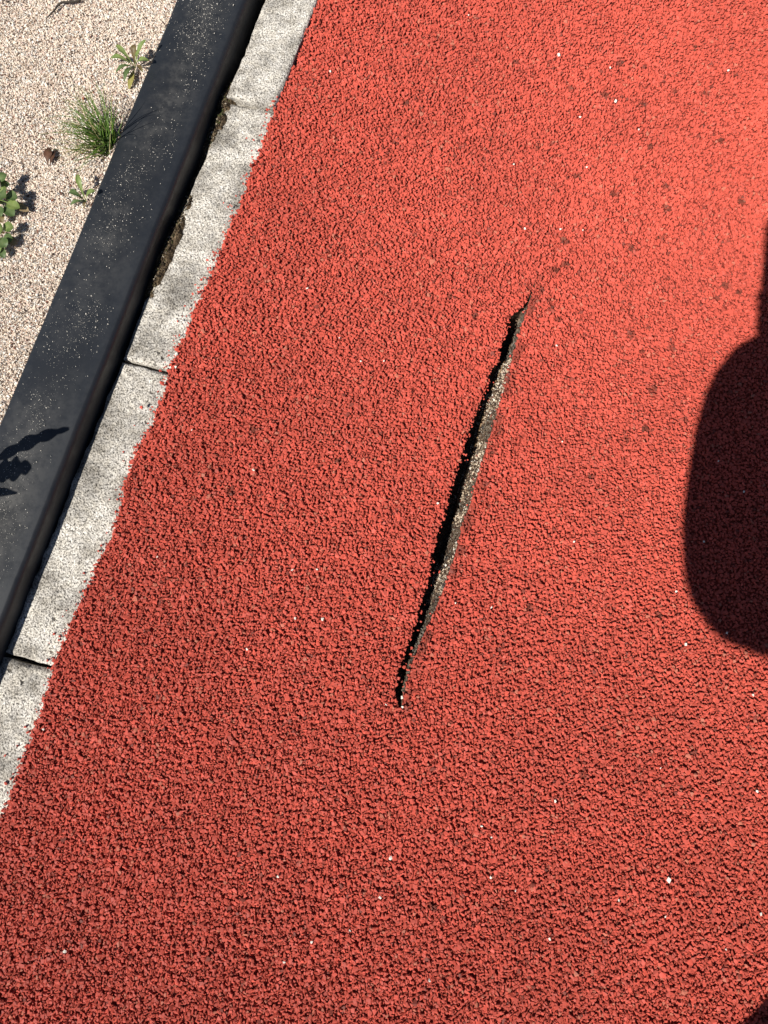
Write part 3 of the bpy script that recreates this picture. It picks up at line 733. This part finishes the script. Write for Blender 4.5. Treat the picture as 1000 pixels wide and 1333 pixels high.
M['hair'] = plain_mat('brown_hair', (0.04, 0.025, 0.015), 0.6, 0.3, 120)
M['phone'] = plain_mat('dark_glass', (0.01, 0.01, 0.012), 0.15, 0.5, 40, 0.05)

def skin_mesh(name, pts, edges, mat, parent, root_v=0, levels=2):
    """one continuous limb surface grown round joints: pts = (position, radius or (rx, ry))"""
    off = parent.location if parent is not None else Vector((0, 0, 0))
    me = bpy.data.meshes.new(name)
    me.from_pydata([tuple(Vector(p) - off) for p, _ in pts], edges, []); me.update()
    o = bpy.data.objects.new(name, me); COL.objects.link(o)
    sk = o.modifiers.new('skin', 'SKIN'); sk.use_smooth_shade = True
    if not me.skin_vertices:
        bpy.context.view_layer.objects.active = o; bpy.ops.mesh.customdata_skin_add()
    for i, (_, rd) in enumerate(pts):
        d = me.skin_vertices[0].data[i]; d.radius = rd if isinstance(rd, tuple) else (rd, rd); d.use_root = (i == root_v)
    o.modifiers.new('sub', 'SUBSURF').levels = levels; o.modifiers['sub'].render_levels = levels
    dg = bpy.context.evaluated_depsgraph_get(); dg.update()
    out = bpy.data.meshes.new_from_object(o.evaluated_get(dg)); out.name = name
    bpy.data.objects.remove(o); bpy.data.meshes.remove(me)
    out.materials.clear(); out.materials.append(mat)
    for p in out.polygons: p.use_smooth = True
    n = bpy.data.objects.new(name, out); COL.objects.link(n)
    if parent is not None: n.parent = parent
    return n

CAMM = Matrix.Rotation(TILT, 3, 'X')
def PH(x, y, z): return Vector((0, 0, CAM_H)) + CAMM @ Vector((x, y, z))     # a place on the phone
PEL = Vector((0.27, -0.95, 0.80)); WAI = Vector((0.24, -0.86, 0.95)); CHE = Vector((0.17, -0.70, 1.14)); NEB = Vector((0.14, -0.60, 1.27))
NEC = Vector((0.13, -0.555, 1.32)); HEA = Vector((0.115, -0.49, 1.40)); CRO = Vector((0.11, -0.50, 1.49))
SHL, SHR = Vector((-0.02, -0.58, 1.20)), Vector((0.30, -0.62, 1.22))
ELL, ELR = Vector((-0.090, -0.468, 0.945)), Vector((0.33, -0.42, 0.98))
WRL, WRR = PH(-0.036, -0.185, 0.018), PH(0.040, -0.165, 0.018)
PAL, PAR = PH(-0.038, -0.140, 0.022), PH(0.022, -0.115, 0.022)
HPL, HPR = Vector((0.17, -0.94, 0.79)), Vector((0.36, -0.97, 0.79))
KNL, KNR = Vector((0.188, -0.715, 0.475)), Vector((0.45, -0.78, 0.46))
ANL, ANR = Vector((0.20, -0.90, 0.085)), Vector((0.45, -0.98, 0.085))
TOL, TOR = Vector((0.17, -0.74, 0.035)), Vector((0.45, -0.80, 0.035))

pts = [(PEL, .13), (WAI, .12), (CHE, .14), (NEB, .075), (NEC, .055), (HEA, (.075, .09)), (CRO, (.06, .07)),
       (SHL, .06), (ELL, .042), (WRL, .028), (PAL, (.034, .014)), (SHR, .06), (ELR, .042), (WRR, .028), (PAR, (.034, .014)),
       (HPL, .09), (KNL, .058), (ANL, .042), (TOL, .034), (HPR, .09), (KNR, .058), (ANR, .042), (TOR, .034)]
edges = [(0, 1), (1, 2), (2, 3), (3, 4), (4, 5), (5, 6), (2, 7), (7, 8), (8, 9), (9, 10), (2, 11), (11, 12), (12, 13), (13, 14),
         (0, 15), (15, 16), (16, 17), (17, 18), (0, 19), (19, 20), (20, 21), (21, 22)]
def add_chain(start, chain):
    k = start
    for p, rd in chain: pts.append((p, rd)); edges.append((k, len(pts) - 1)); k = len(pts) - 1
for pal, sg in ((10, -1), (14, 1)):
    ex = -0.054 if sg < 0 else 0.018                      # edge of the phone this hand grips
    for f, (yy, l_) in enumerate([(-0.088, .95), (-0.103, 1.0), (-0.118, .95), (-0.131, .8)]):    # four fingers wrap the back
        add_chain(pal, [(PH(ex + sg * .006, yy, .020), .0085), (PH(ex + sg * .007, yy, .004), .008), (PH(ex - sg * .012 * l_, yy, -.006), .0075), (PH(ex - sg * .026 * l_, yy, -.005), .0065)])
    add_chain(pal, [(PH(ex + sg * .004, -.125, .030), .0115), (PH(ex - sg * .010, -.098, .026), .010), (PH(ex - sg * .018, -.075, .021), .0085)])     # thumb on the screen side
fwd = Vector((-0.03, 0.62, -0.78)).normalized(); lft = Vector((-1, -0.05, 0)).normalized(); upv = lft.cross(fwd) * -1
add_chain(5, [(HEA + fwd * .085 + upv * -.012, .016), (HEA + fwd * .108 + upv * -.016, .010)])        # nose
add_chain(5, [(HEA + fwd * .055 + upv * -.075, .035)])                                               # chin
for sg in (-1, 1): add_chain(5, [(HEA + lft * sg * .078 - fwd * .01, .016), (HEA + lft * sg * .092 - fwd * .018, .018)])
person = skin_mesh('person', pts, edges, M['skin'], None)
tag(person, 'person in dark jacket and jeans stooping over a phone, seen only as shadow at right', 'person')
skin_mesh('jacket', [(PEL + Vector((0, .01, .02)), (.185, .15)), (WAI, (.175, .145)), (CHE, (.185, .155)), (NEB, .095), (SHL, .088), (SHL.lerp(ELL, .55), .115), (ELL, .103), (ELL.lerp(WRL, .5), .106), (ELL.lerp(WRL, 1.2), .098),  # left sleeve puffed out over the hand only to shape the cast shadow
                     (SHR, .085), (SHR.lerp(ELR, .55), .074), (ELR, .07), (ELR.lerp(WRR, .5), .056), (ELR.lerp(WRR, .88), .042), (NEC, .075)],
          [(0, 1), (1, 2), (2, 3), (2, 4), (4, 5), (5, 6), (6, 7), (7, 8), (2, 9), (9, 10), (10, 11), (11, 12), (12, 13), (3, 14)], M['jacket'], person, 1)
skin_mesh('trousers', [(PEL, (.165, .145)), (HPL, .112), (HPL.lerp(KNL, .5), .09), (KNL, .074), (KNL.lerp(ANL, .5), .07), (KNL.lerp(ANL, 1.05), .066),
                       (HPR, .112), (HPR.lerp(KNR, .5), .09), (KNR, .074), (KNR.lerp(ANR, .5), .07), (KNR.lerp(ANR, 1.05), .066)],
          [(0, 1), (1, 2), (2, 3), (3, 4), (4, 5), (0, 6), (6, 7), (7, 8), (8, 9), (9, 10)], M['denim'], person, 0)
for an, to in ((ANL, TOL), (ANR, TOR)):
    d = (to - an); d.z = 0; d.normalize()
    g0 = Vector((an.x, an.y, 0.0))
    sh_ = skin_mesh('shoe', [(g0 - d * .045 + Vector((0, 0, .045)), (.042, .040)), (g0 + d * .03 + Vector((0, 0, .052)), (.044, .048)), (g0 + d * .11 + Vector((0, 0, .040)), (.048, .034)), (g0 + d * .185 + Vector((0, 0, .034)), (.040, .026))],
                    [(0, 1), (1, 2), (2, 3)], M['shoe'], person, 1)
    bm = bmesh.new(); bmesh.ops.create_circle(bm, cap_ends=True, radius=1, segments=20)
    ex_ = bmesh.ops.extrude_face_region(bm, geom=bm.faces[:]); bmesh.ops.translate(bm, verts=[e for e in ex_['geom'] if isinstance(e, bmesh.types.BMVert)], vec=(0, 0, 1))
    sd = Vector((d.y, -d.x, 0)); c_ = g0 + d * .065
    for v_ in bm.verts:
        w_ = 1 + 0.12 * v_.co.y
        v_.co = c_ + d * v_.co.y * .148 + sd * v_.co.x * .049 * w_ + Vector((0, 0, .002 + v_.co.z * .018))
    bmesh.ops.recalc_face_normals(bm, faces=bm.faces[:])
    me = bpy.data.meshes.new('sole'); bm.to_mesh(me); bm.free(); link('sole', me, M['sole'], sh_)
bm = bmesh.new(); bmesh.ops.create_uvsphere(bm, u_segments=28, v_segments=18, radius=1.0)
hc = HEA.lerp(CRO, 0.35)
for v_ in list(bm.verts):
    l_, f_, u_ = v_.co.x, v_.co.y, v_.co.z
    k_ = 1 + 0.05 * math.sin(9 * l_ + 7 * f_) * math.sin(8 * u_ + 3 * l_)
    if f_ > 0.25 and u_ < 0.42: k_ *= 0.80                     # drawn in under the fringe so the face stays clear
    v_.co = hc + (lft * l_ * .088 + fwd * (f_ * .100 - .014) + upv * (u_ * .105)) * k_
me = bpy.data.meshes.new('hair'); bm.to_mesh(me); bm.free()
for p in me.polygons: p.use_smooth = True
link('hair', me, M['hair'], person)
for sg in (-1, 1):
    bm = bmesh.new(); bmesh.ops.create_uvsphere(bm, u_segments=12, v_segments=8, radius=.011, matrix=Matrix.Translation(HEA + fwd * .082 + lft * sg * .032 + upv * .012))
    me = bpy.data.meshes.new('eye'); bm.to_mesh(me); bm.free(); link('eye', me, M['sole'], person)

# the phone lies behind the camera's own lens point, screen up to the person
bm = bmesh.new(); bmesh.ops.create_cube(bm, size=1.0)
for v_ in bm.verts: v_.co = Vector((v_.co.x * .078, v_.co.y * .155, v_.co.z * .008))
bmesh.ops.bevel(bm, geom=[e for e in bm.edges if abs(e.verts[0].co.z - e.verts[1].co.z) > .005], offset=.011, segments=5, affect='EDGES', profile=.5)
bmesh.ops.bevel(bm, geom=[e for e in bm.edges if abs(e.verts[0].co.z - e.verts[1].co.z) < .001 and len(e.link_faces) == 2 and e.calc_face_angle(0) > 1], offset=.0015, segments=2, affect='EDGES', profile=.5)
me = bpy.data.meshes.new('phone'); bm.to_mesh(me); bm.free()
phone = link('phone', me, M['phone']); phone.matrix_world = Matrix.Translation(PH(-0.021, -0.058, .0105)) @ CAMM.to_4x4() @ Matrix.Rotation(R(-4), 4, 'Z')
tag(phone, 'dark phone held flat in both hands, its straight edge shadowing the right border', 'phone')
me = np_mesh('screen', [(-.035, -.073, 0), (.035, -.073, 0), (.035, .073, 0), (-.035, .073, 0), (-.035, -.073, .0004), (.035, -.073, .0004), (.035, .073, .0004), (-.035, .073, .0004)],
             [(4, 5, 6, 7), (0, 1, 5, 4), (1, 2, 6, 5), (2, 3, 7, 6), (3, 0, 4, 7)])
sc_ = link('screen', me, M['phone'], phone); sc_.location = (0, 0, .0042)
